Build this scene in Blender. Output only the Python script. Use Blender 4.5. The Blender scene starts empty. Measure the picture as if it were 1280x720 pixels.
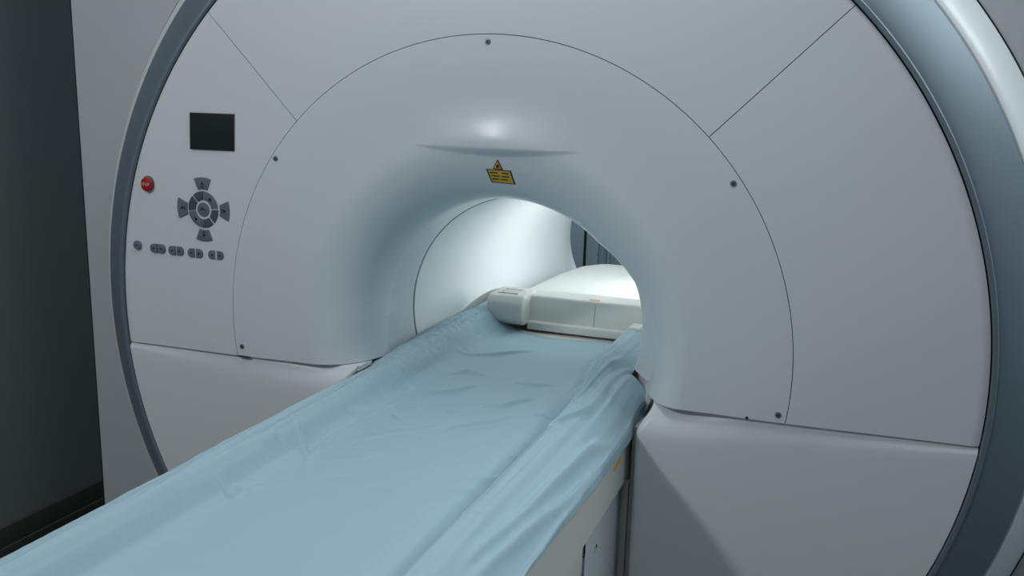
import bpy, bmesh, math
import numpy as np
from mathutils import Vector, noise, Matrix
COL = bpy.context.scene.collection
PI = math.pi
R = math.radians

# ------------------------------------------------------------------ materials
def mat(name, col, rough=.45, spec=.5, bump=0, bscale=60, metallic=0, coat=0, var=0, emit=None):
    m = bpy.data.materials.new(name); m.use_nodes = True
    nt = m.node_tree; b = nt.nodes['Principled BSDF']
    b.inputs['Base Color'].default_value = (*col, 1)
    b.inputs['Roughness'].default_value = rough
    b.inputs['Specular IOR Level'].default_value = spec
    b.inputs['Metallic'].default_value = metallic
    b.inputs['Coat Weight'].default_value = coat
    tc = nt.nodes.new('ShaderNodeTexCoord')
    n = nt.nodes.new('ShaderNodeTexNoise'); n.inputs['Scale'].default_value = bscale
    n.inputs['Detail'].default_value = 4
    nt.links.new(tc.outputs['Object'], n.inputs['Vector'])
    mx = nt.nodes.new('ShaderNodeMix'); mx.data_type = 'RGBA'
    mx.inputs[6].default_value = (*[c*(1-var) for c in col], 1)
    mx.inputs[7].default_value = (*[min(1, c*(1+var)) for c in col], 1)
    nt.links.new(n.outputs['Fac'], mx.inputs[0]); nt.links.new(mx.outputs[2], b.inputs['Base Color'])
    if bump:
        bp = nt.nodes.new('ShaderNodeBump'); bp.inputs['Strength'].default_value = bump
        bp.inputs['Distance'].default_value = .002
        nt.links.new(n.outputs['Fac'], bp.inputs['Height']); nt.links.new(bp.outputs['Normal'], b.inputs['Normal'])
    if emit:
        b.inputs['Emission Color'].default_value = (*emit[0], 1); b.inputs['Emission Strength'].default_value = emit[1]
    return m
M = dict(
 white=mat('white_plastic', (.74, .77, .78), .31, .5, .015, 25, var=.01),
 bore=mat('bore_liner', (.82, .85, .86), .55, .4, .02, 40, var=.01),
 casing=mat('casing_paint', (.49, .52, .53), .55, .4, .03, 40, var=.015),
 band=mat('slate_band', (.20, .245, .285), .46, .6, .01, 40, var=.02, metallic=.45),
 dark=mat('black_gap', (.02, .022, .025), .7, .3, 0, 30, var=.02),
 screen=mat('display_glass', (.018, .026, .024), .22, .3, 0, 30, var=.02),
 btn=mat('grey_button', (.15, .175, .20), .35, .5, .02, 80, var=.05),
 btn_dark=mat('dark_grey_button', (.075, .09, .115), .4, .5, .02, 80, var=.05),
 glyph=mat('button_print', (.03, .035, .045), .5, .3, 0, 30, var=.02),
 silver=mat('button_mark', (.55, .6, .63), .4, .4, 0, 30, var=.02),
 red=mat('stop_red', (.42, .008, .012), .3, .5, 0, 30, var=.04),
 pink=mat('stop_lettering', (.75, .5, .5), .5, .3, 0, 30, var=.02),
 yellow=mat('warning_yellow', (.72, .42, .03), .45, .4, 0, 120, var=.08),
 orange=mat('orange_sticker', (.75, .36, .08), .5, .4, 0, 120, var=.1),
 blue=mat('blue_print', (.05, .12, .42), .5, .3, 0, 60, var=.05),
 screw=mat('screw_steel', (.22, .24, .26), .4, .5, 0, 90, metallic=.6, var=.1),
 cream=mat('cream_plastic', (.72, .72, .68), .45, .5, .01, 30, var=.01),
 table=mat('table_plastic', (.60, .60, .57), .5, .4, .02, 40, var=.015),
 sheet=mat('blue_sheet', (.385, .53, .60), .62, .25, .12, 900, var=.02),
 pad=mat('pad_vinyl', (.36, .46, .50), .6, .3, .04, 120, var=.03),
 wall=mat('dark_wall_paint', (.31, .34, .345), .6, .3, .05, 90, var=.03),
 skirt=mat('dark_skirting', (.10, .10, .09), .45, .4, .03, 60, var=.04),
 rear=mat('rear_wall_paint', (.22, .28, .31), .6, .3, .05, 60, var=.03),
 rear2=mat('rear_panel', (.30, .37, .41), .5, .3, .03, 30, var=.03),
 floor=mat('vinyl_floor', (.10, .11, .115), .4, .4, .05, 35, var=.12),
 ceil=mat('ceiling_paint', (.5, .52, .53), .8, .2, .05, 50, var=.03),
)
# ------------------------------------------------------------------ object helpers
def link(o, parent=None):
    COL.objects.link(o)
    if parent: o.parent = parent; o.matrix_parent_inverse = Matrix.Identity(4); 
    return o
def tag(o, label=None, cat=None, group=None, kind=None):
    for k, v in (('label', label), ('category', cat), ('group', group), ('kind', kind)):
        if v: o[k] = v
    return o
def empty(name, loc, label, cat, group=None):
    o = bpy.data.objects.new(name, None); o.location = loc; COL.objects.link(o); return tag(o, label, cat, group)
def world_loc(p):
    v = Vector((0, 0, 0))
    while p: v += p.location; p = p.parent
    return v
def make(name, verts, faces, m, parent=None, angle=35, origin=None):
    """verts in world coordinates; origin placed at the bounding box centre (or given)"""
    v = np.array(verts, float)
    c = np.array(origin if origin is not None else (v.min(0)+v.max(0))/2)
    me = bpy.data.meshes.new(name)
    me.from_pydata((v-c).tolist(), [], faces); me.update()
    bm = bmesh.new(); bm.from_mesh(me)
    bmesh.ops.remove_doubles(bm, verts=bm.verts, dist=1e-6)
    bmesh.ops.recalc_face_normals(bm, faces=bm.faces); bm.to_mesh(me); bm.free()
    me.shade_smooth(); me.set_sharp_from_angle(angle=R(angle))
    me.materials.append(m)
    o = bpy.data.objects.new(name, me); link(o, parent)
    o.location = Vector(c) - (world_loc(parent) if parent else Vector((0, 0, 0)))
    return o
def grid_solid(name, P, t, m, parent=None, ref=(0, 1, 0), angle=35):
    """P: (nu,nv,3) front surface; thickness t towards +ref side along the surface normal"""
    nu, nv = P.shape[:2]
    du = np.gradient(P, axis=0); dv = np.gradient(P, axis=1)
    N = np.cross(du, dv); N /= np.linalg.norm(N, axis=2, keepdims=True)+1e-12
    c = N[nu//2, nv//2] @ np.array(ref)
    if c < 0: N = -N
    B = P+N*t
    V = np.concatenate([P.reshape(-1, 3), B.reshape(-1, 3)]); n = nu*nv
    I = np.arange(n).reshape(nu, nv); F = []
    a = I[:-1, :-1].ravel(); b = I[1:, :-1].ravel(); c2 = I[1:, 1:].ravel(); d = I[:-1, 1:].ravel()
    F += np.stack([a, b, c2, d], 1).tolist(); F += (np.stack([d, c2, b, a], 1)+n).tolist()
    rim = list(I[:, 0])+list(I[-1, 1:])+list(I[::-1, -1][1:])+list(I[0, ::-1][1:-1])
    rim = [int(x) for x in rim]
    for i in range(len(rim)):
        p, q = rim[i], rim[(i+1) % len(rim)]; F.append([q, p, p+n, q+n])
    return make(name, V, F, m, parent, angle)
def box(name, a, b, m, parent=None, bev=.004, seg=3):
    bm = bmesh.new(); bmesh.ops.create_cube(bm, size=1)
    s = [b[i]-a[i] for i in range(3)]
    for v in bm.verts: v.co = Vector([(a[i]+b[i])/2+v.co[i]*s[i] for i in range(3)])
    if bev: bmesh.ops.bevel(bm, geom=bm.edges[:], offset=bev, segments=seg, affect='EDGES', profile=.5)
    bm.verts.ensure_lookup_table(); bm.verts.index_update()
    V = [tuple(v.co) for v in bm.verts]; F = [[v.index for v in f.verts] for f in bm.faces]; bm.free()
    return make(name, V, F, m, parent, 30)
def prism_xz(name, poly, y0, y1, m, parent=None, bev=0, angle=35):
    """polygon in (x,z), extruded y0 (front) to y1"""
    bm = bmesh.new()
    vs = [bm.verts.new((p[0], y1, p[1])) for p in poly]; f = bm.faces.new(vs)
    r = bmesh.ops.extrude_face_region(bm, geom=[f]); top = [v for v in r['geom'] if isinstance(v, bmesh.types.BMVert)]
    for v in top: v.co.y = y0
    bm.normal_update()
    if bev:
        es = [e for e in bm.edges if all(abs(v.co.y-y0) < 1e-7 for v in e.verts)]
        bmesh.ops.bevel(bm, geom=es, offset=bev, segments=3, affect='EDGES', profile=.5)
    bm.verts.index_update()
    V = [tuple(v.co) for v in bm.verts]; F = [[v.index for v in f.verts] for f in bm.faces]; bm.free()
    return make(name, V, F, m, parent, angle)
def loft(name, sections, m, parent=None, angle=35):
    """closed cross sections (list of lists of xyz, same count), capped"""
    k = len(sections[0]); V = [p for s in sections for p in s]; F = []
    for i in range(len(sections)-1):
        for j in range(k):
            F.append([i*k+j, i*k+(j+1) % k, (i+1)*k+(j+1) % k, (i+1)*k+j])
    F.append(list(range(k))); F.append([len(V)-k+j for j in range(k)][::-1])
    return make(name, V, F, m, parent, angle)

# ------------------------------------------------------------------ the scanner
# axis of the bore = y axis at x=0, z=0 ; front face about y=0 ; camera at y<0
FLOOR = -1.02
def smooth(t): t = np.clip(t, 0, 1); return t*t*(3-2*t)
def zs(x): return -.097+.0192*x                    # height of the seam between upper and lower covers
def face_y(x, z):
    """shape of the outer front face (no funnel)"""
    r = np.hypot(x, z)
    return -.004*np.exp(-((r-.66)/.16)**2)
def brow(x, z):
    """soft bulge above the bore that ends in a crescent shaped drop"""
    w = np.clip(1-(np.abs(x-.02)/.19)**2, 0, 1)
    zt = .424; drop = .002+.019*w**1.3              # the drop spans zt-drop..zt
    up = np.exp(-(np.clip(z-zt, 0, 1)/.052)**2)
    fall = 1-smooth((zt-z)/drop)
    g = np.exp(-((x-.035)/.085)**2)
    return -(.007*w**1.1+.0095*g*w)*up*fall
E_ROUT = .56
def rin(th):                                       # radius at the end of the funnel, depends on the angle
    d = np.degrees(th)
    d = np.where(d < -90, d+360, d)
    return .300+np.interp(d, [-60, -20, -10, 20, 45, 70, 90, 120, 150, 180, 200, 240],
                          [.062, .062, .060, .045, .012, .006, .004, .004, .006, .010, .03, .05])
scanner = empty('mri_scanner', (0, .8, FLOOR), 'large white scanner with a round bore, slate ring and control panel beside the draped table', 'medical scanner')
Y_E = .265
def bore_profile(s, th):
    """s 0..1 from r=.6525 inward to the bore mouth"""
    ri = rin(th)
    # s<.45 flat part, then quarter ellipse, then short cone
    r_flat = .6530+(.450-.6530)*np.clip(s/.4, 0, 1)
    a = np.clip((s-.4)/.5, 0, 1)*PI/2
    ar = .450-ri
    r = np.where(s <= .4, r_flat, .450-ar*np.sin(a))
    yy = np.where(s <= .4, 0, .155*(1-np.cos(a)))
    c = np.clip((s-.9)/.1, 0, 1)
    r = np.where(s > .9, .300+(ri-.300)*(1-c)**1.25, r); yy = np.where(s > .9, .155+(.262-.155)*c, yy)
    return r, yy
def bore_cover():
    nu, nv = 560, 230
    P = np.zeros((nu, nv, 3)); s = np.linspace(0, 1, nv)[None, :]; u = np.linspace(0, 1, nu)[:, None]
    th = u*PI+np.zeros_like(s)
    for it in range(6):
        r, yy = bore_profile(s, th)
        z0 = zs(r)+.0010; z1 = zs(-r)+.0010
        ta = np.arcsin(z0/r); tb = PI-np.arcsin(z1/r)
        th = ta+(tb-ta)*u
    r, yy = bore_profile(s, th)
    x = r*np.cos(th); z = r*np.sin(th)
    y = yy+face_y(x, z)*smooth((r-.45)/.15)+brow(x, z)
    P[..., 0] = x; P[..., 1] = y; P[..., 2] = z
    return grid_solid('bore_cover', P, .01, M['white'], scanner, angle=50)
bc = bore_cover()
def outer_cover(ang0, ang1, r0=.6545, r1=.9925, g=.0008, name='outer_cover'):
    nu, nv = 90, 40
    v = np.linspace(0, 1, nv)[None, :]; u = np.linspace(0, 1, nu)[:, None]
    r = r0+(r1-r0)*v+0*u
    ta = np.arcsin((zs(r)+.0010)/r) if ang0 is None else R(ang0)+g/r
    tb = PI-np.arcsin((zs(-r)+.0010)/r) if ang1 is None else R(ang1)-g/r
    th = ta+(tb-ta)*u
    x = r*np.cos(th); z = r*np.sin(th); y = face_y(x, z)
    y = y+.004*np.clip((r-(r1-.006))/.006, 0, 1)**2
    return grid_solid(name, np.stack([x, y, z], -1), .012, M['white'], scanner)
outer_cover(None, 45.1); outer_cover(45.1, 134.8)
left_cover = outer_cover(134.8, None)
def lower_cover(sg):
    nu = 90
    rows = []
    zc = lambda x: zs(x)-np.interp(np.abs(x), [.36, .5, .7, .99], [.060, .053, .031, .003])
    uu = np.linspace(0, 1, nu)**1.0
    Zb = -.90
    spec = []
    for k in (0, 1): spec.append(('ledge', k))
    for k in range(1, 9): spec.append(('round', k/8))
    for k in range(1, 40): spec.append(('front', k/39))
    out = []
    for kind, k in spec:
        row = []
        for u in uu:
            def xz(z):
                xr = math.sqrt(.9925**2-min(z, -.02)**2)
                x0 = .352+(.026 if sg > 0 else -.03)*float(smooth((z+.155)/.06))
                return sg*(x0+u*(xr-x0))
            z = -.1
            for _ in range(5):
                x = xz(z)
                zt = float(zs(x))-.0010; c = float(zc(x))
                if kind == 'ledge': z = zt; y = .09 if k == 0 else float(face_y(x, zt))+.012+(.030 if sg > 0 else .016)*float(smooth((.60-abs(x))/.22))
                elif kind == 'round':
                    a = k*PI/2
                    yb = float(face_y(x, zt))+.012+(.030 if sg > 0 else .016)*float(smooth((.60-abs(x))/.22))
                    h = zt-c+.012
                    # slope forward, rounding into the vertical front
                    z = zt-h*(k**1.25); y = yb+(0.0-yb)*math.sin(a)-.001*k
                else: z = c-.012+(Zb-(c-.012))*k; y = -.001
            d = abs(x)-(.352+(.026 if sg > 0 else -.03)*float(smooth((z+.155)/.06)))
            if d < .013 and kind != 'ledge': y += .013*(1-math.sqrt(max(0, 1-(1-d/.013)**2)))
            row.append((x, y, z))
        out.append(row)
    # finer columns near the slot edge
    P = np.array(out)
    return grid_solid('lower_cover', P, .010, M['white'], scanner, angle=50)
# use uneven columns so the rounded slot edge is smooth
_old = np.linspace
def lower_cover_fine(sg):
    cols = np.concatenate([_old(0, .035, 12), _old(.05, 1, 60)])
    class NP: pass
    np.linspace = lambda a, b, n: cols if n == 90 else _old(a, b, n)
    try: return lower_cover(sg)
    finally: np.linspace = _old
lower_cover_fine(1); lower_cover_fine(-1)

def revolve(name, prof, th0, th1, n, m, parent, angle=35, closed=True):
    """closed profile (r,y) revolved around the bore axis"""
    full = abs(th1-th0) >= 359.9
    T = np.radians(np.linspace(th0, th1, n+1)); k = len(prof); V = []; F = []
    if full: T = T[:-1]
    for t in T:
        for r, y in prof: V.append((r*math.cos(t), y, r*math.sin(t)))
    nn = len(T)
    for i in range(nn if full else nn-1):
        i2 = (i+1) % nn
        for j in range(k):
            F.append([i*k+j, i*k+(j+1) % k, i2*k+(j+1) % k, i2*k+j])
    if not full: F.append(list(range(k))); F.append([(nn-1)*k+j for j in range(k)][::-1])
    return make(name, V, F, m, parent, angle)
# slate ring
tt = np.linspace(0, 1, 22)
prof = [(.9955, .05), (.9955, -.002), (.9970, -.004), (1.0035, -.004), (1.0050, -.002)] + [(1.006+.089*t, .001+.057*t**1.22) for t in tt] + [(1.0955, .064), (1.085, .085), (1.02, .085)]
revolve('slate_ring', prof, -66, 246, 300, M['band'], scanner, 40)
# white rim between ring and casing
tt = np.linspace(0, 1, 16)
prof = [(1.085, .066), (1.0985, .0625)] + [(1.0995+.058*t, .062+.066*t**1.35) for t in tt] + [(1.13, .150), (1.085, .12)]
revolve('outer_rim', prof, -61, 241, 300, M['white'], scanner, 40)
revolve('rim_gap', [(1.150, .1285), (1.1605, .1285), (1.1605, .1308), (1.150, .1308)], -58, 238, 240, M['dark'], scanner)
# dark backing that shows in the seams
revolve('seam_backing', [(.60, .022), (1.01, .022), (1.01, .045), (.60, .045)], -3.5, 184.5, 160, M['dark'], scanner)
for sg in (1, -1):
    prism_xz('seam_backing', [(sg*.40, -.135), (sg*.97, -.135), (sg*.80, -.6), (sg*.46, -.86), (sg*.40, -.86)], .03, .05, M['dark'], scanner)
# bore liner
prof = [(.2985, .268), (.2985, 1.50)] + [(.2985+.05*(k/10)**2, 1.50+.30*k/10) for k in range(1, 11)] + [(.37, 1.80), (.37, 1.75), (.315, 1.48), (.312, .268)]
revolve('bore_liner', prof, 0, 360, 200, M['bore'], scanner, 40)
revolve('liner_gap', [(.3025, .255), (.313, .255), (.313, .275), (.3025, .275)], 0, 360, 160, M['dark'], scanner)
for a_, b_ in ((-31, -5), (185, 211)):
    revolve('entry_collar', [(.3150, .268), (.345, .19), (.366, .115), (.376, .115), (.330, .268)], a_, b_, 12, M['white'], scanner)
# casing: front plate with a round hole, sides, top and rear plate
def plate_with_hole(name, y0, y1, rh, hw, ztop, zbot, m, n=144):
    V = []; F = []
    for y in (y0, y1):
        for ring in (0, 1):
            for i in range(n):
                t = 2*PI*i/n; c, s = math.cos(t), math.sin(t)
                if ring == 0:
                    x, z = rh*c, rh*s
                    if z < zbot+.01: z = zbot+.01
                else:
                    k = 1e9
                    if abs(c) > 1e-9: k = min(k, hw/abs(c))
                    if s > 1e-9: k = min(k, ztop/s)
                    if s < -1e-9: k = min(k, zbot/s)
                    x, z = k*c, k*s
                V.append((x, y, z))
    for i in range(n):
        j = (i+1) % n
        F += [[i, j, n+j, n+i], [2*n+i, 3*n+i, 3*n+j, 2*n+j], [i, 2*n+i, 2*n+j, j], [n+i, n+j, 3*n+j, 3*n+i]]
    return make(name, V, F, m, scanner, 30)
plate_with_hole('casing_front', .131, .150, 1.120, 1.243, 1.36, FLOOR+.06, M['casing'])
plate_with_hole('casing_rear', 1.775, 1.795, .37, 1.243, 1.36, FLOOR+.06, M['casing'])
box('casing_side', (-1.2445, .153, FLOOR+.06), (-1.224, 1.772, 1.34), M['casing'], scanner)
box('casing_side', (1.224, .153, FLOOR+.06), (1.2445, 1.772, 1.34), M['casing'], scanner)
box('casing_top', (-1.22, .153, 1.34), (1.22, 1.772, 1.36), M['casing'], scanner)
box('plinth', (-1.10, .16, FLOOR), (1.10, 1.76, FLOOR+.055), M['dark'], scanner)
for sg in (1, -1): box('front_plinth', (min(sg*.37, sg*.62), .03, FLOOR), (max(sg*.37, sg*.62), .155, -.905), M['casing'], scanner)
# dark thin edge profile of the casing
box('edge_seal', (-1.2535, .136, FLOOR+.06), (-1.2465, .150, 1.36), M['dark'], scanner, .001, 1)
# slot lining around the table entry
box('slot_lining', (-.372, .12, FLOOR+.002), (-.348, .26, -.16), M['casing'], scanner, .002, 1)
box('slot_lining', (.339, .035, FLOOR+.002), (.376, .26, -.15), M['casing'], scanner, .002, 1)

# screws of the bore cover
def face_at(x, z):
    return float(face_y(np.array(x), np.array(z)))
def screw(x, z):
    y = face_at(x, z)
    pts = [(x+.0062*math.cos(a), z+.0062*math.sin(a)) for a in np.linspace(0, 2*PI, 25)[:-1]]
    s = prism_xz('screw', pts, y-.0016, y+.004, M['screw'], bc, .0007)
    w = .0009; L = .0032
    q = []
    for a in (0, PI/2, PI, 3*PI/2):
        c, sn = math.cos(a+.5), math.sin(a+.5)
        q += [(x+L*c+w*sn, z+L*sn-w*c), (x+L*c-w*sn, z+L*sn+w*c), (x+w*1.3*(math.cos(a+.5+PI/4)), z+w*1.3*math.sin(a+.5+PI/4))]
    prism_xz('screw_slot', q, y-.0021, y-.001, M['glyph'], s)
for x, z in ((-.520, .377), (.002, .639), (.514, .378), (-.631, -.0865+.002), (.634, -.068)): screw(x, z)
# little seam notch details near the lower seam
prism_xz('seam_notch', [(-.642, -.111), (-.612, -.111), (-.612, -.1075), (-.642, -.1075)], face_at(.63, .1)-.002, .01, M['glyph'], bc)
prism_xz('seam_notch', [(.575+.003*math.cos(a), -.083+.003*math.sin(a)) for a in np.linspace(0, 2*PI, 13)[:-1]], face_at(.58, .1)-.0015, .01, M['glyph'], bc)

# ------------------------------------------------------------------ control panel
def fy(x, z): return face_at(x, z)
y0 = -.0042
prism_xz('display_frame', [(-.7615, .3885), (-.634, .3885), (-.631, .4745), (-.758, .4745)], y0-.0015, y0+.006, M['glyph'], left_cover, .0008)
prism_xz('display_screen', [(-.7590, .3905), (-.6365, .3905), (-.6335, .4725), (-.7555, .4725)], y0-.0022, y0+.003, M['screen'], left_cover, .0004)
def circ(cx, cz, r, n=32, rz=None): return [(cx+r*math.cos(a), cz+(rz or r)*math.sin(a)) for a in np.linspace(0, 2*PI, n+1)[:-1]]
def text(s, x, z, y, size, m, parent, name='lettering'):
    c = bpy.data.curves.new('txt', 'FONT'); c.body = s; c.size = size; c.extrude = .0003; c.align_x = 'CENTER'; c.align_y = 'CENTER'
    o = bpy.data.objects.new('txt', c); COL.objects.link(o)
    bpy.context.view_layer.update()
    me = bpy.data.meshes.new_from_object(o.evaluated_get(bpy.context.evaluated_depsgraph_get()))
    V = [(x+v.co.x, y-v.co.z, z+v.co.y) for v in me.vertices]; F = [list(p.vertices) for p in me.polygons]
    bpy.data.objects.remove(o); bpy.data.curves.remove(c); bpy.data.meshes.remove(me)
    return make(name, V, F, m, parent)
# emergency stop: collar, domed mushroom head, lettering
sx, sz = -.896, .2965; ys = fy(sx, sz)
col_ = prism_xz('emergency_collar', circ(sx, sz+.003, .0182), ys-.003, ys+.004, M['btn'], left_cover, .001)
V = []; F = []; n = 36
prf = [(.0145, 0), (.0150, .002), (.0172, .003), (.0176, .0055), (.0165, .0075), (.012, .0092), (.006, .0099), (.0003, .0101)]
revV = []
for k in range(n):
    a = 2*PI*k/n
    for r_, h in prf: V.append((sx+r_*math.cos(a), ys-.002-h, sz+r_*math.sin(a)*1.02))
kk = len(prf)
for i in range(n):
    j = (i+1) % n
    for q in range(kk-1): F.append([i*kk+q, i*kk+q+1, j*kk+q+1, j*kk+q])
F.append([i*kk for i in range(n)]); F.append([i*kk+kk-1 for i in range(n)][::-1])
eb = make('emergency_button', V, F, M['red'], left_cover, 40); eb['label'] = 'round red stop button with a domed head'
text('STOP', sx, sz, ys-.0123, .0110, M['pink'], eb)
# ring pad
cx, cz = -.7305, .245; yb = -.002
def sector(r0, r1, a0, a1, gap, m, name='control_button', glyph=None, lab=None):
    n = max(6, int(abs(a1-a0)/5)); P_ = []
    for t in np.linspace(a0, a1, n):
        d = R(t); s = 1 if t == a1 else 0
        P_.append((t, r1))
    poly = []
    def ad(t, r, sgn): return R(t)+sgn*gap/r
    A = np.linspace(ad(a0, r1, 1), ad(a1, r1, -1), n); B = np.linspace(ad(a1, r0, -1), ad(a0, r0, 1), n)
    poly = [(cx+r1*math.cos(t), cz+r1*math.sin(t)) for t in A]+[(cx+r0*math.cos(t), cz+r0*math.sin(t)) for t in B]
    o = prism_xz(name, poly, yb-.003, yb+.004, m, left_cover, .0009)
    if lab: o['label'] = lab
    return o
def glyph_bar(parent, x, z, w, h, m=None, dy=.0036, ang=0):
    c, s = math.cos(ang), math.sin(ang)
    q = [(-w, -h), (w, -h), (w, h), (-w, h)]
    prism_xz('button_icon', [(x+a*c-b*s, z+a*s+b*c) for a, b in q], yb-dy, yb-dy+.001, m or M['glyph'], parent)
def glyph_poly(parent, pts, m=None):
    prism_xz('button_icon', pts, yb-.0036, yb-.0026, m or M['glyph'], parent)
for a0, a1, g, mk in ((5, 86, .0009, 'btn'), (86, 133, .0018, 'btn_dark'), (133, 187, .0018, 'btn_dark'), (187, 262, .0006, 'btn'), (262, 313, .0018, 'btn_dark'), (313, 365, .0018, 'btn_dark')):
    s = sector(.0235, .0442, a0, a1, g, M[mk])
    if mk == 'btn':
        am = R((a0+a1)/2); gx, gz = cx+.033*math.cos(am), cz+.033*math.sin(am)
        glyph_bar(s, gx, gz, .0045, .0014, ang=am+PI/2); glyph_bar(s, gx-.003*math.sin(am), gz+.003*math.cos(am), .0018, .0042, ang=am+PI/2)
cb = prism_xz('control_button', circ(cx, cz, .0172), yb-.0035, yb+.004, M['btn'], left_cover, .001)
glyph_bar(cb, cx, cz, .009, .0012, dy=.0041); glyph_bar(cb, cx-.002, cz+.004, .005, .0012, dy=.0041)
for am in (90, 180, 0, 270):
    s = sector(.049, .0775, am-23, am+23, .006, M['btn'])
    a = R(am); ux, uz = math.cos(a), math.sin(a)
    px, pz = cx+.063*ux, cz+.063*uz
    glyph_poly(s, [(px+.005*ux, pz+.005*uz), (px-.004*ux-.005*uz, pz-.004*uz+.005*ux), (px-.004*ux+.005*uz, pz-.004*uz-.005*ux)])
    glyph_bar(s, px-.0085*ux, pz-.0085*uz, .005, .0012, ang=a+PI/2)
# row of paired D shaped buttons
ov = prism_xz('control_button', circ(-.9395, .1415, .0115, 28, .0115), yb-.004, yb+.004, M['btn'], left_cover, .0012)
glyph_bar(ov, -.9395, .1415, .004, .0012, dy=.0046)
for k, (x, z) in enumerate(((-.876, .138), (-.819, .137), (-.760, .136), (-.698, .136))):
    for sg in (-1, 1):
        w, h = .021, .0113; xi = x+sg*.0022; rr = .0105
        pts = [(xi, z-h)]
        pts += [(xi+sg*(w-rr+rr*math.cos(t)), z+(h-rr)*(-1)+rr*math.sin(t)) for t in np.linspace(-PI/2, 0, 8)]
        pts += [(xi+sg*(w-rr+rr*math.cos(t)), z+(h-rr)+rr*math.sin(t)) for t in np.linspace(0, PI/2, 8)]
        pts += [(xi, z+h)]
        b_ = prism_xz('control_button', pts, yb-.003, yb+.004, M['btn'], left_cover, .0009)
        glyph_bar(b_, xi+sg*.009, z, .0032, .0011)
        glyph_bar(b_, xi+sg*.009, z, .0032, .0011, ang=PI/2 if sg > 0 else .5)

# laser warning label above the bore (triangle over a slanted plate), moulded to the cover
def surf_y(x, z):
    """front surface of the bore cover at (x,z), by inverting the funnel profile"""
    r = math.hypot(x, z); th = math.atan2(z, x)
    ss = np.linspace(0, .9, 400); rr, yy = bore_profile(ss, np.full_like(ss, th))
    y = float(np.interp(-r, -rr, yy))
    return y+face_at(x, z)*float(smooth((r-.45)/.15))+float(brow(np.array(x), np.array(z)))
def decal(name, poly, m, parent, lift=.0006, n=10):
    """thin sheet following the cover; poly quad or triangle in (x,z)"""
    p = [np.array(q, float) for q in poly]
    if len(p) == 3: p = [p[0], p[1], p[2], p[2]]
    P = np.zeros((n, n, 3))
    for i, u in enumerate(np.linspace(0, 1, n)):
        for j, v in enumerate(np.linspace(0, 1, n)):
            q = (p[0]*(1-u)+p[1]*u)*(1-v)+(p[3]*(1-u)+p[2]*u)*v
            P[i, j] = (q[0], surf_y(q[0], q[1])-lift, q[1])
    return grid_solid(name, P, .0005, m, parent)
CAM = np.array([0.71973, -1.75211, 0.51208]); FPX = 1115.77
YAW, PIT, ROL = R(20.398), R(11.555), R(1.640)
_f = np.array([-math.sin(YAW)*math.cos(PIT), math.cos(YAW)*math.cos(PIT), -math.sin(PIT)])
_r = np.array([math.cos(YAW), math.sin(YAW), 0.]); _u = np.cross(_r, _f)
_R = math.cos(ROL)*_r+math.sin(ROL)*_u; _U = -math.sin(ROL)*_r+math.cos(ROL)*_u
lt = -.010
quad = [(-.0015, .3480), (.0550, .3465), (.0515, .3768), (-.0055, .3782)]
wl = decal('warning_label', quad, M['glyph'], bc, .0006)
def ins(q, k):
    c = sum(np.array(p) for p in q)/len(q); return [tuple(c+(np.array(p)-c)*k) for p in q]
decal('warning_plate', ins(quad, .88), M['yellow'], wl, .0012)
q = [np.array(p) for p in ins(quad, .80)]
for k, (a, b) in enumerate(((.02, .40), (.62, .95), (.05, .45), (.55, .92), (.0, .35), (.45, .8))):
    v = .83-.30*(k//2)
    def at(u, v): return tuple((q[0]*(1-u)+q[1]*u)*(1-v)+(q[3]*(1-u)+q[2]*u)*v)
    decal('warning_text', [at(a, v-.05), at(b, v-.05), at(b, v+.05), at(a, v+.05)], M['glyph'], wl, .0017, 5)
tri = [(.0095, .3790), (.0335, .3780), (.0245, .4005)]
wt = decal('warning_triangle', tri, M['glyph'], bc, .0008)
decal('warning_plate', ins(tri, .74), M['yellow'], wt, .0014)
c0 = (.0225, .3850)
decal('warning_symbol', [(c0[0]-.0035, c0[1]-.003), (c0[0]+.0035, c0[1]-.003), (c0[0]+.003, c0[1]+.0035), (c0[0]-.003, c0[1]+.0035)], M['glyph'], wt, .0019, 4)
# small yellow sticker on the rim
rs = empty_ = box('rim_sticker', (1.128, .090, -.222), (1.140, .098, -.212), M['yellow'], scanner, .001, 1)

# ------------------------------------------------------------------ patient table
table = empty('patient_table', (0, -.75, FLOOR), 'long pale patient table running under the blue sheet into the scanner bore', 'examination table')
XP = np.array([0, .08, .135, .155, .172, .190, .206, .24, .29, .32, .337])
ZP = np.array([-.114, -.1135, -.116, -.117, -.107, -.078, -.064, -.072, -.101, -.121, -.138])
_xx = np.linspace(0, .337, 400); _zz = np.interp(_xx, XP, ZP)
_k = np.hanning(17); _k /= _k.sum(); _zp = np.concatenate([_zz[8:0:-1], _zz, _zz[-1]+(_zz[-1]-_zz[-10:-2][::-1])]); _zz = np.convolve(_zp, _k, 'valid')[:400]
def prof_z(x): return np.interp(np.abs(x), _xx, _zz)
def inb(y): return smooth((y-.09)/.21)
def inp(y): return smooth((y-.02)/.30)
def tx(x, y): return x*(1-.16*inb(y))
_z2 = np.interp(_xx, [0, .08, .16, .183, .200, .225, .240, .26, .29, .32, .337], [-.114, -.1135, -.113, -.106, -.094, -.064, -.058, -.056, -.058, -.065, -.072])
_zp = np.concatenate([_z2[8:0:-1], _z2, _z2[-1]+(_z2[-1]-_z2[-10:-2][::-1])]); _z2 = np.convolve(_zp, _k, 'valid')[:400]
XR_ = [0, .08, .16, .180, .194, .204, .214, .234, .246, .265, .295, .32, .337]
ZR_ = [-.114, -.1135, -.114, -.118, -.128, -.133, -.126, -.079, -.072, -.074, -.092, -.114, -.138]
_zr = np.interp(_xx, XR_, ZR_)
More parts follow.
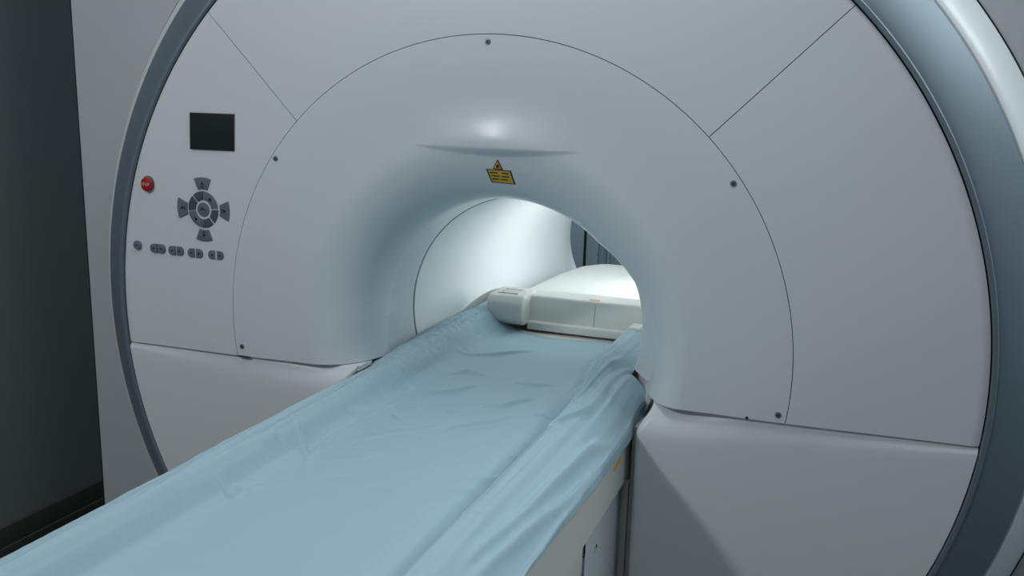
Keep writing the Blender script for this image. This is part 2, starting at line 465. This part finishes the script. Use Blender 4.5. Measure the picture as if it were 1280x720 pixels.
_zp = np.concatenate([_zr[8:0:-1], _zr, _zr[-1]+(_zr[-1]-_zr[-10:-2][::-1])]); _zr = np.convolve(_zp, _k, 'valid')[:400]
def prof(x, y):
    x = np.asarray(x, float); kl = inp(y); kr = .35*smooth((y+.05)/.15)
    zl = prof_z(x)*(1-kl)+np.interp(np.abs(x), _xx, _z2)*kl
    zr = np.interp(np.abs(x), _xx, _zr)*(1-kr)+np.interp(np.abs(x), _xx, _z2)*kr
    return np.where(x < 0, zl, zr)
def table_section(y, drop=.006, thick=.07, nx=46):
    xs = np.linspace(-.333, .333, nx); s = []
    for x in xs: s.append((float(tx(x, y)), y, float(prof(x, y))-drop))
    s.append((float(tx(.325, y)), y, -.175+.02*float(inb(y))*0)); s.append((float(tx(.22, y)), y, -.195)); s.append((float(tx(-.22, y)), y, -.195)); s.append((float(tx(-.325, y)), y, -.175))
    return s
def flat_section(y, w, ztop, zbot=-.175, nx=46, sag=.0):
    xs = np.linspace(-w, w, nx); s = [(x, y, ztop-.03*abs(x/w)**6-sag*(1-(x/w)**2)) for x in xs]
    s += [(w*.96, y, zbot), (w*.6, y, zbot-.02), (-w*.6, y, zbot-.02), (-w*.96, y, zbot)]
    return s
secs = [table_section(y) for y in np.concatenate([np.linspace(-2.25, -.05, 8), np.linspace(-.02, .18, 9), [.3, .45, .60, .66]])]
for y, w, zt in ((.665, .24, -.05), (.9, .235, -.05), (1.2, .225, -.05), (1.36, .20, -.05), (1.43, .165, -.054), (1.465, .12, -.062), (1.48, .07, -.08)):
    secs.append(flat_section(y, w, zt))
loft('tabletop', secs, M['cream'], table, 50)
# side aprons (left and right) below the tabletop edge
for sg in (1, -1):
    pr = [(.3335, -.150), (.3335, -.268), (.3295, -.2745), (.31, -.2745), (.31, -.150)]
    ys = [-2.25, -.06, .0, .08, .14, .19]; sh = [0, 0, 0, 0, .004, .022]
    secs = [[(sg*(x-d), y, z) for x, z in pr] for y, d in zip(ys, sh)]
    loft('side_apron', secs, M['table'], table, 30)
    box('lower_rail', (min(sg*.322, sg*.300), -2.1, -.345), (max(sg*.322, sg*.300), -.262, -.2755), M['table'], table, .003)
box('undertray', (-.295, -2.0, -.32), (.295, .11, -.20), M['casing'], table, .01)
ped = box('pedestal', (-.316, -.250, FLOOR), (.316, .06, -.325), M['table'], table, .004)
box('pedestal_side', (.312, -.245, FLOOR+.02), (.3225, .036, -.285), M['casing'], table, .002)
box('pedestal_edge', (.319, .040, FLOOR+.02), (.336, .052, -.278), M['table'], table, .002)
box('pedestal', (-.24, -1.95, FLOOR), (.24, -1.2, -.325), M['table'], table, .02)
# slit seal at the lower rail end and one screw on the pedestal side
box('rail_gap', (.3205, -.252, -.312), (.3232, -.249, -.2765), M['dark'], table, .0005, 1)
box('rail_gap', (.3205, -.256, -.316), (.3232, -.2495, -.3135), M['dark'], table, .0005, 1)
def disc_x(name, x, y, z, r, t, m, parent):
    V = []; n = 20
    for xx in (x, x+t):
        for k in range(n): V.append((xx, y+r*math.cos(2*PI*k/n), z+r*math.sin(2*PI*k/n)))
    F = [[i, (i+1) % n, n+(i+1) % n, n+i] for i in range(n)]+[list(range(n))[::-1], list(range(n, 2*n))]
    return make(name, V, F, m, parent)
disc_x('screw_recess', .3222, -.170, -.337, .011, .0009, M['casing'], ped)
disc_x('screw', .3228, -.168, -.334, .0035, .0016, M['glyph'], ped)
# slanted sticker and round blue emblem on the right apron
def quad_x(name, x, pts, m, parent, t=.0008):
    V = [(x, a, b) for a, b in pts]+[(x+t, a, b) for a, b in pts]; n = len(pts)
    return make(name, V, [[i, (i+1) % n, n+(i+1) % n, n+i] for i in range(n)]+[list(range(n))[::-1], list(range(n, 2*n))], m, parent)
quad_x('apron_sticker', .3336, [(-.105, -.197), (-.086, -.205), (-.032, -.201), (-.047, -.190)], M['yellow'], table)

# ------------------------------------------------------------------ sheet
def on_plane(px, py, z):
    d = (px-640)/FPX*_R-(py-360)/FPX*_U+_f; t = (z-CAM[2])/d[2]; p = CAM+t*d; return p[0], p[1]
folds = []   # world (x,y) polylines, height, width
def F_(pts, h=.003, w=.006, z=-.108, o=(380, 400), s=2.25):
    folds.append((np.array([on_plane(o[0]+a/s, o[1]+b/s, z) for a, b in pts]), h, w))
F_([(430, 96), (520, 95), (620, 85), (650, 80)], .0035, .007)
F_([(405, 148), (460, 140), (515, 150)], .004, .006)
F_([(255, 192), (300, 196), (350, 205), (430, 195), (485, 178)], .005, .007)
F_([(258, 236), (320, 243), (420, 235), (490, 222)], .004, .007)
F_([(395, 254), (490, 262)], .002, .005)
F_([(495, 241), (560, 237), (650, 216)], .004, .006)
F_([(0, 356), (100, 335), (200, 318), (300, 302), (405, 290)], .005, .008)
F_([(330, 328), (440, 295), (540, 280), (595, 262)], .0045, .007)
F_([(0, 390), (140, 380), (230, 371)], .004, .008)
F_([(225, 262), (250, 266), (278, 278)], .003, .005)
F_([(590, 170), (640, 180), (700, 178)], .003, .006)
F_([(270, 416), (400, 405)], .002, .007)
F_([(470, 445), (560, 415), (610, 400)], .003, .008)
F_([(505, 45), (615, 48)], .0015, .007)
F_([(400, 477), (500, 460)], .002, .008)
F_([(180, 470), (290, 480)], .002, .008)
F_([(560, 368), (640, 355), (700, 325)], .003, .006)
F_([(640, 262), (700, 258)], .002, .005)
F_([(300, 520), (420, 500), (500, 505)], .0015, .01)
F_([(60, 440), (180, 455)], .0018, .009)
F_([(650, 333), (720, 316), (770, 290), (810, 262)], .005, .007, -.095)
F_([(450, 665), (640, 490), (800, 320), (880, 262)], .006, .0075, -.075)
F_([(465, 715), (640, 540), (760, 425), (850, 330)], .006, .0075, -.085)
F_([(700, 290), (800, 205), (900, 110)], .004, .008, -.085)
F_([(620, 700), (760, 560), (840, 470)], .003, .012, -.105)
c7 = dict(o=(200, 400), s=3)
F_([(545, 475), (640, 400), (745, 350)], .0035, .006, -.09, **c7)
F_([(190, 640), (250, 620), (400, 590), (520, 575)], .0025, .009, -.1, **c7)
F_([(512, 392), (545, 442)], .004, .006, -.08, **c7)
F_([(690, 330), (800, 300), (890, 270)], .003, .008, -.09, **c7)
F_([(380, 470), (430, 440), (470, 445)], .003, .007, -.08, **c7)
F_([(0, 640), (300, 445), (600, 275), (800, 165)], .003, .008, -.072, **c7)
F_([(0, 610), (300, 420), (560, 290)], .002, .006, -.082, **c7)
F_([(200, 570), (260, 590), (300, 560)], .003, .008, -.08, **c7)
def fold_h(X, Y):
    H = np.zeros_like(X)
    for pts, h, w in folds:
        L = np.linalg.norm(np.diff(pts, axis=0), axis=1).sum(); s0 = 0
        best = np.full_like(X, 1e9); bs = np.zeros_like(X); sd = np.ones_like(X)
        for a, b in zip(pts[:-1], pts[1:]):
            d = b-a; l = np.hypot(*d)
            t = np.clip(((X-a[0])*d[0]+(Y-a[1])*d[1])/l**2, 0, 1)
            q = np.hypot(X-a[0]-t*d[0], Y-a[1]-t*d[1]); m_ = q < best
            sg = np.sign((X-a[0])*d[1]-(Y-a[1])*d[0])
            best = np.where(m_, q, best); bs = np.where(m_, s0+t*l, bs); sd = np.where(m_, sg, sd); s0 += l
        tt_ = np.clip(bs/L, 0, 1); env = np.sin(PI*tt_)**.6
        ww = np.where(sd > 0, w*.5, w*1.25)
        H += 2.0*h*env*(np.exp(-(best/ww)**2)-.25*np.exp(-((best-1.8*w)/(w*1.2))**2))
    return H
def yend(x): return .505+np.where(x > 0, 1.0, 2.4)*x**2
def sheet():
    yrows = 760
    # arc parameter across: hem left .. over the top .. hem right
    nx = 250; side = 26
    top = np.linspace(-.337, .337, nx)
    V = []
    tI = np.concatenate([np.linspace(0, .33, 81)[:-1], np.linspace(.33, 1, yrows-80)])
    vs = []
    X0 = np.concatenate([np.full(side, -.337), top, np.full(side, .337)])
    D = np.concatenate([np.linspace(1, 1/side, side), np.zeros(nx), np.linspace(1/side, 1, side)])
    S = np.concatenate([np.full(side, -1), np.zeros(nx), np.full(side, 1)])
    P = np.zeros((len(X0), yrows, 3))
    for j, t in enumerate(tI):
        # y goes from -1.9 to the curved end
        ye = yend(top_x := np.clip(X0, -.25, .25))
        tt_ = t
        ya = -1.5+(ye+1.5)*tt_
        x = tx(X0, ya); z = prof(X0, ya)
        hr = np.interp(ya, [-2, -1.2, -.67, -.45, -.2, -.02, .04, .1, .18, .3, .6], [-.142, -.142, -.145, -.156, -.171, -.174, -.164, -.150, -.146, -.135, -.125])
        hl = np.interp(ya, [-2, -.5, 0, .1, .6], [-.19, -.20, -.18, -.15, -.125])
        hz = np.where(S > 0, hr, hl)
        base = z
        z = np.where(D > 0, base+(np.minimum(hz, base-.004)-base)*D, z)
        x = x+np.where(X0 > .28, .018*np.exp(-((ya-.17)/.065)**2), 0)*np.clip((X0-.28)/.05, 0, 1)
        x = x+S*(.0045*np.sqrt(np.clip(D*3, 0, 1))+.0015*D*np.sin(ya*17+S)+.001*D*np.sin(ya*41))
        P[:, j] = np.stack([x, ya, z], 1)
    X, Y = P[..., 0].copy(), P[..., 1].copy()
    ontop = (D == 0)[:, None]
    H = fold_h(X, Y)
    Nz = np.zeros_like(X)
    for i in range(X.shape[0]):
        for j in range(0, yrows):
            a = X[i, j]; b = Y[i, j]
            v = noise.noise(Vector((a*7, b*13, 3.1)))*.0018
            v += noise.noise(Vector((a*16+2*math.sin(b*4), b*46, 7.7)))*.0009
            # long streaks on the shoulders and crumpled left edge in the bore
            sh = min(1, max(0, (abs(a)-.15)/.05))
            v += sh*(noise.noise(Vector((a*75, b*3.2, 1.2)))*.0036+noise.noise(Vector((a*150, b*6, 5.2)))*.0013)
            if a < -.14 and b > -.35:
                k = min(1, (b+.35)/.3)*min(1, (-.14-a)/.06)
                v += k*(noise.noise(Vector((a*45, b*38, 9.0)))*.003+noise.noise(Vector((a*120, b*90, 4.0)))*.002)
            Nz[i, j] = v
    P[..., 2] += np.where(ontop, H+Nz, 0)
    P[..., 0] += np.where(ontop, 0, np.sign(X)*np.abs(Nz)*1.2)
    # keep clear of the edge drop
    P[..., 2] += .001
    o = grid_solid('bed_sheet', P, .0012, M['sheet'], None, ref=(0, 0, -1), angle=180)
    return tag(o, 'creased pale blue disposable sheet draped over the patient table', 'bed sheet')
sh = sheet()

# small blue printed emblem on the hanging flap of the sheet beside the right lower cover
yy0, zz0 = .072, -.125
ring = [(.3480, yy0+.020*math.cos(a), zz0+.0042*math.sin(a)) for a in np.linspace(-PI/2, PI/2, 12)]+[(.3480, yy0-.012, zz0+.0042), (.3480, yy0-.012, zz0-.0042)]
inn = [(x, yy0+(y-yy0)*.45, zz0+(z-zz0)*.45) for x, y, z in ring]
nn_ = len(ring); V = ring+inn+[(x+.0006, y, z) for x, y, z in ring+inn]; F = []
for i in range(nn_):
    j = (i+1) % nn_
    F += [[i, j, nn_+j, nn_+i], [2*nn_+i, 3*nn_+i, 3*nn_+j, 2*nn_+j], [i, 2*nn_+i, 2*nn_+j, j], [nn_+i, nn_+j, 3*nn_+j, 3*nn_+i]]
make('printed_emblem', V, F, M['blue'], sh)
# thin mattress pad that peeks out past the sheet end
def pad():
    secs = []
    xs = np.linspace(-.226, .226, 50)
    n = 30
    P = np.zeros((len(xs), n, 3))
    for j, t in enumerate(np.linspace(0, 1, n)):
        ya = .20+(yend(xs)+.028-.20)*t
        P[:, j] = np.stack([tx(xs, ya), ya, prof(xs, ya)-.0008], 1)
    o = grid_solid('mattress_pad', P, .0045, M['pad'], None, ref=(0, 0, -1), angle=40)
    tag(o, 'thin grey-blue pad edge showing past the end of the sheet in the bore', 'mattress pad')
pad()
# ------------------------------------------------------------------ head rest unit on the table
head = empty('head_coil_base', (.0, .70, -.10), 'cream head support block across the table at the far end of the sheet', 'head support')
def yz_box(name, xa, xb, prof, m, bev=.006):
    """profile in (y,z) extruded along x, bevelled"""
    bm = bmesh.new(); vs = [bm.verts.new((xa, y, z)) for y, z in prof]; f = bm.faces.new(vs)
    r = bmesh.ops.extrude_face_region(bm, geom=[f])
    for v in r['geom']:
        if isinstance(v, bmesh.types.BMVert): v.co.x = xb
    if bev: bmesh.ops.bevel(bm, geom=bm.edges[:], offset=bev, segments=4, affect='EDGES', profile=.5)
    bm.verts.index_update(); V = [tuple(v.co) for v in bm.verts]; F = [[v.index for v in f.verts] for f in bm.faces]; bm.free()
    return make(name, V, F, m, head, 30)
xb0, xb1 = -.115, .232
body = yz_box('front_block', xb0, xb1, [(.598, -.098), (.612, -.018), (.70, -.018), (.80, -.040), (.80, -.098)], M['cream'], .007)
box('base_strip', (-.10, .580, -.112), (.225, .70, -.088), M['cream'], head, .004)
V = [(x, .598+(z+.098)*.175+dy, z) for dy in (-.0004, .002) for x, z in ((.0911, -.092), (.0920, -.092), (.0920, -.026), (.0911, -.026))]
make('seam_line', V, [[0, 1, 2, 3], [7, 6, 5, 4], [0, 4, 5, 1], [1, 5, 6, 2], [2, 6, 7, 3], [3, 7, 4, 0]], M['glyph'], head)
# left block with a recess in its top
lb = yz_box('side_block', -.205, -.098, [(.535, -.082), (.528, -.030), (.545, -.010), (.655, -.008), (.665, -.098), (.56, -.098)], M['cream'], .008)
V = []; F = []
for zz_ in (-.0105, -.0062):
    for (ax, ay) in ((-.181, .560), (-.121, .560), (-.121, .620), (-.181, .620), (-.177, .564), (-.125, .564), (-.125, .616), (-.177, .616)): V.append((ax, ay, zz_))
for i in range(4):
    j = (i+1) % 4; F += [[8+i, 8+j, 12+j, 12+i], [i, j, 8+j, 8+i], [4+i, 4+j, 12+j, 12+i], [i, j, 4+j, 4+i]]
make('recess_frame', V, F, M['cream'], head)
box('recess', (-.176, .566, -.0095), (-.126, .615, -.0078), M['table'], head, .0005, 1)
# curved arm running down on the left
secs = []
for t in np.linspace(0, 1, 14):
    xx = -.198-.068*t; yy = .61-.10*t; zz = -.020-.050*t**1.8; w = .016-.006*t; h = .013-.004*t
    secs.append([(xx+w*math.cos(a)*.6, yy+w*1.5*math.cos(a)*.4, zz+h*math.sin(a)) for a in np.linspace(0, 2*PI, 17)[:-1]])
loft('side_arm', secs, M['cream'], head, 50)
box('side_latch', (.205, .535, -.085), (.236, .592, -.060), M['cream'], head, .005)
st = box('orange_sticker', (.068, .622, -.0179), (.100, .634, -.0172), M['orange'], head, 0); st['label'] = 'small orange sticker on the top edge'
# small round pale disc on the far table surface
disc = prism_xz('tabletop_disc', circ(.10, -.0, .006), .0, .002, M['bore'], table)
disc.rotation_euler.x = PI/2; disc.location = Vector((.10, .90, -.049))-table.location

# ------------------------------------------------------------------ room
def struct(name, a, b, m, bev=0):
    o = box(name, a, b, m, None, bev); o['kind'] = 'structure'; return o
XL, XR, YB, YF, ZC = -1.80, 2.9, 3.45, -4.2, 1.90
struct('floor', (XL-.1, YF-.1, FLOOR-.1), (XR+.1, YB+.1, FLOOR), M['floor'])
struct('wall_left', (XL-.1, YF, FLOOR), (XL, YB, ZC), M['wall'])
struct('wall_back', (XL, YB, FLOOR), (XR, YB+.1, ZC), M['rear'])
struct('wall_right', (XR, YF, FLOOR), (XR+.1, YB, ZC), M['rear'])
struct('ceiling', (XL-.1, YF-.1, ZC), (XR+.1, YB+.1, ZC+.1), M['ceil'])
struct('baseboard_left', (XL, YF, FLOOR), (XL+.012, YB-.02, -.905), M['skirt'], .003)
struct('trim_1', (XL+.0125, YF, FLOOR), (XL+.022, YB-.02, -.972), M['skirt'], .003)
# tall panels on the rear wall seen through the bore
struct('trim_2', (-.742, YB-.03, FLOOR), (-.736, YB, ZC), M['dark'])
struct('trim_3', (-1.35, YB-.035, FLOOR), (-.748, YB, ZC), M['rear2'], .004)
struct('trim_4', (-.730, YB-.04, FLOOR), (-.655, YB, ZC), M['rear2'], .004)
struct('trim_5', (-.60, YB-.03, FLOOR), (-.585, YB, ZC), M['rear2'], .004)

# ------------------------------------------------------------------ light
def area(name, loc, target, sx, sy, power, col):
    l = bpy.data.lights.new(name, 'AREA'); l.shape = 'RECTANGLE'; l.size = sx; l.size_y = sy; l.energy = power; l.color = col
    o = bpy.data.objects.new(name, l); o.location = loc; COL.objects.link(o)
    d = Vector(target)-Vector(loc); o.rotation_euler = d.to_track_quat('-Z', 'Y').to_euler(); return o
area('ceiling_lamp_left', (-1.30, -2.4, 1.86), (-.2, -.3, 0), .22, .22, 36, (.92, .96, 1))
area('ceiling_lamp_right', (1.75, .32, 1.86), (1.55, .32, 0), .9, 2.1, 82, (.88, .97, 1))
area('overhead_fill', (.4, -.55, 1.88), (.4, -.55, 0), 1.0, .7, 11, (.90, .96, 1))  # added fill light over the table, brings out the sheet folds
area('bore_lamp', (.235, .98, .15), (-.20, .92, .02), .15, 1.5, 9.0, (.90, .98, 1))
area('bore_lamp', (.0, 1.05, .288), (.0, 1.05, 0), .20, 1.4, 1.4, (.90, .98, 1))
area('rear_room_lamp', (-.3, 2.7, 1.84), (-.5, 3.3, 0), .8, .5, 50, (.8, .92, 1))
w = bpy.data.worlds.new('world'); bpy.context.scene.world = w; w.use_nodes = True
w.node_tree.nodes['Background'].inputs[0].default_value = (.62, .74, .82, 1)
w.node_tree.nodes['Background'].inputs[1].default_value = .33
# ------------------------------------------------------------------ camera
cd = bpy.data.cameras.new('camera'); cam = bpy.data.objects.new('camera', cd); COL.objects.link(cam)
cam.matrix_world = Matrix(((_R[0], _U[0], -_f[0], CAM[0]), (_R[1], _U[1], -_f[1], CAM[1]), (_R[2], _U[2], -_f[2], CAM[2]), (0, 0, 0, 1)))
cd.sensor_width = 36; cd.lens = FPX/1280*36; cd.clip_start = .01
sc = bpy.context.scene; sc.camera = cam
sc.view_settings.view_transform = 'Standard'; sc.view_settings.look = 'None'
sc.view_settings.exposure = -.22; sc.view_settings.gamma = 1; sc.view_settings.use_curve_mapping = False
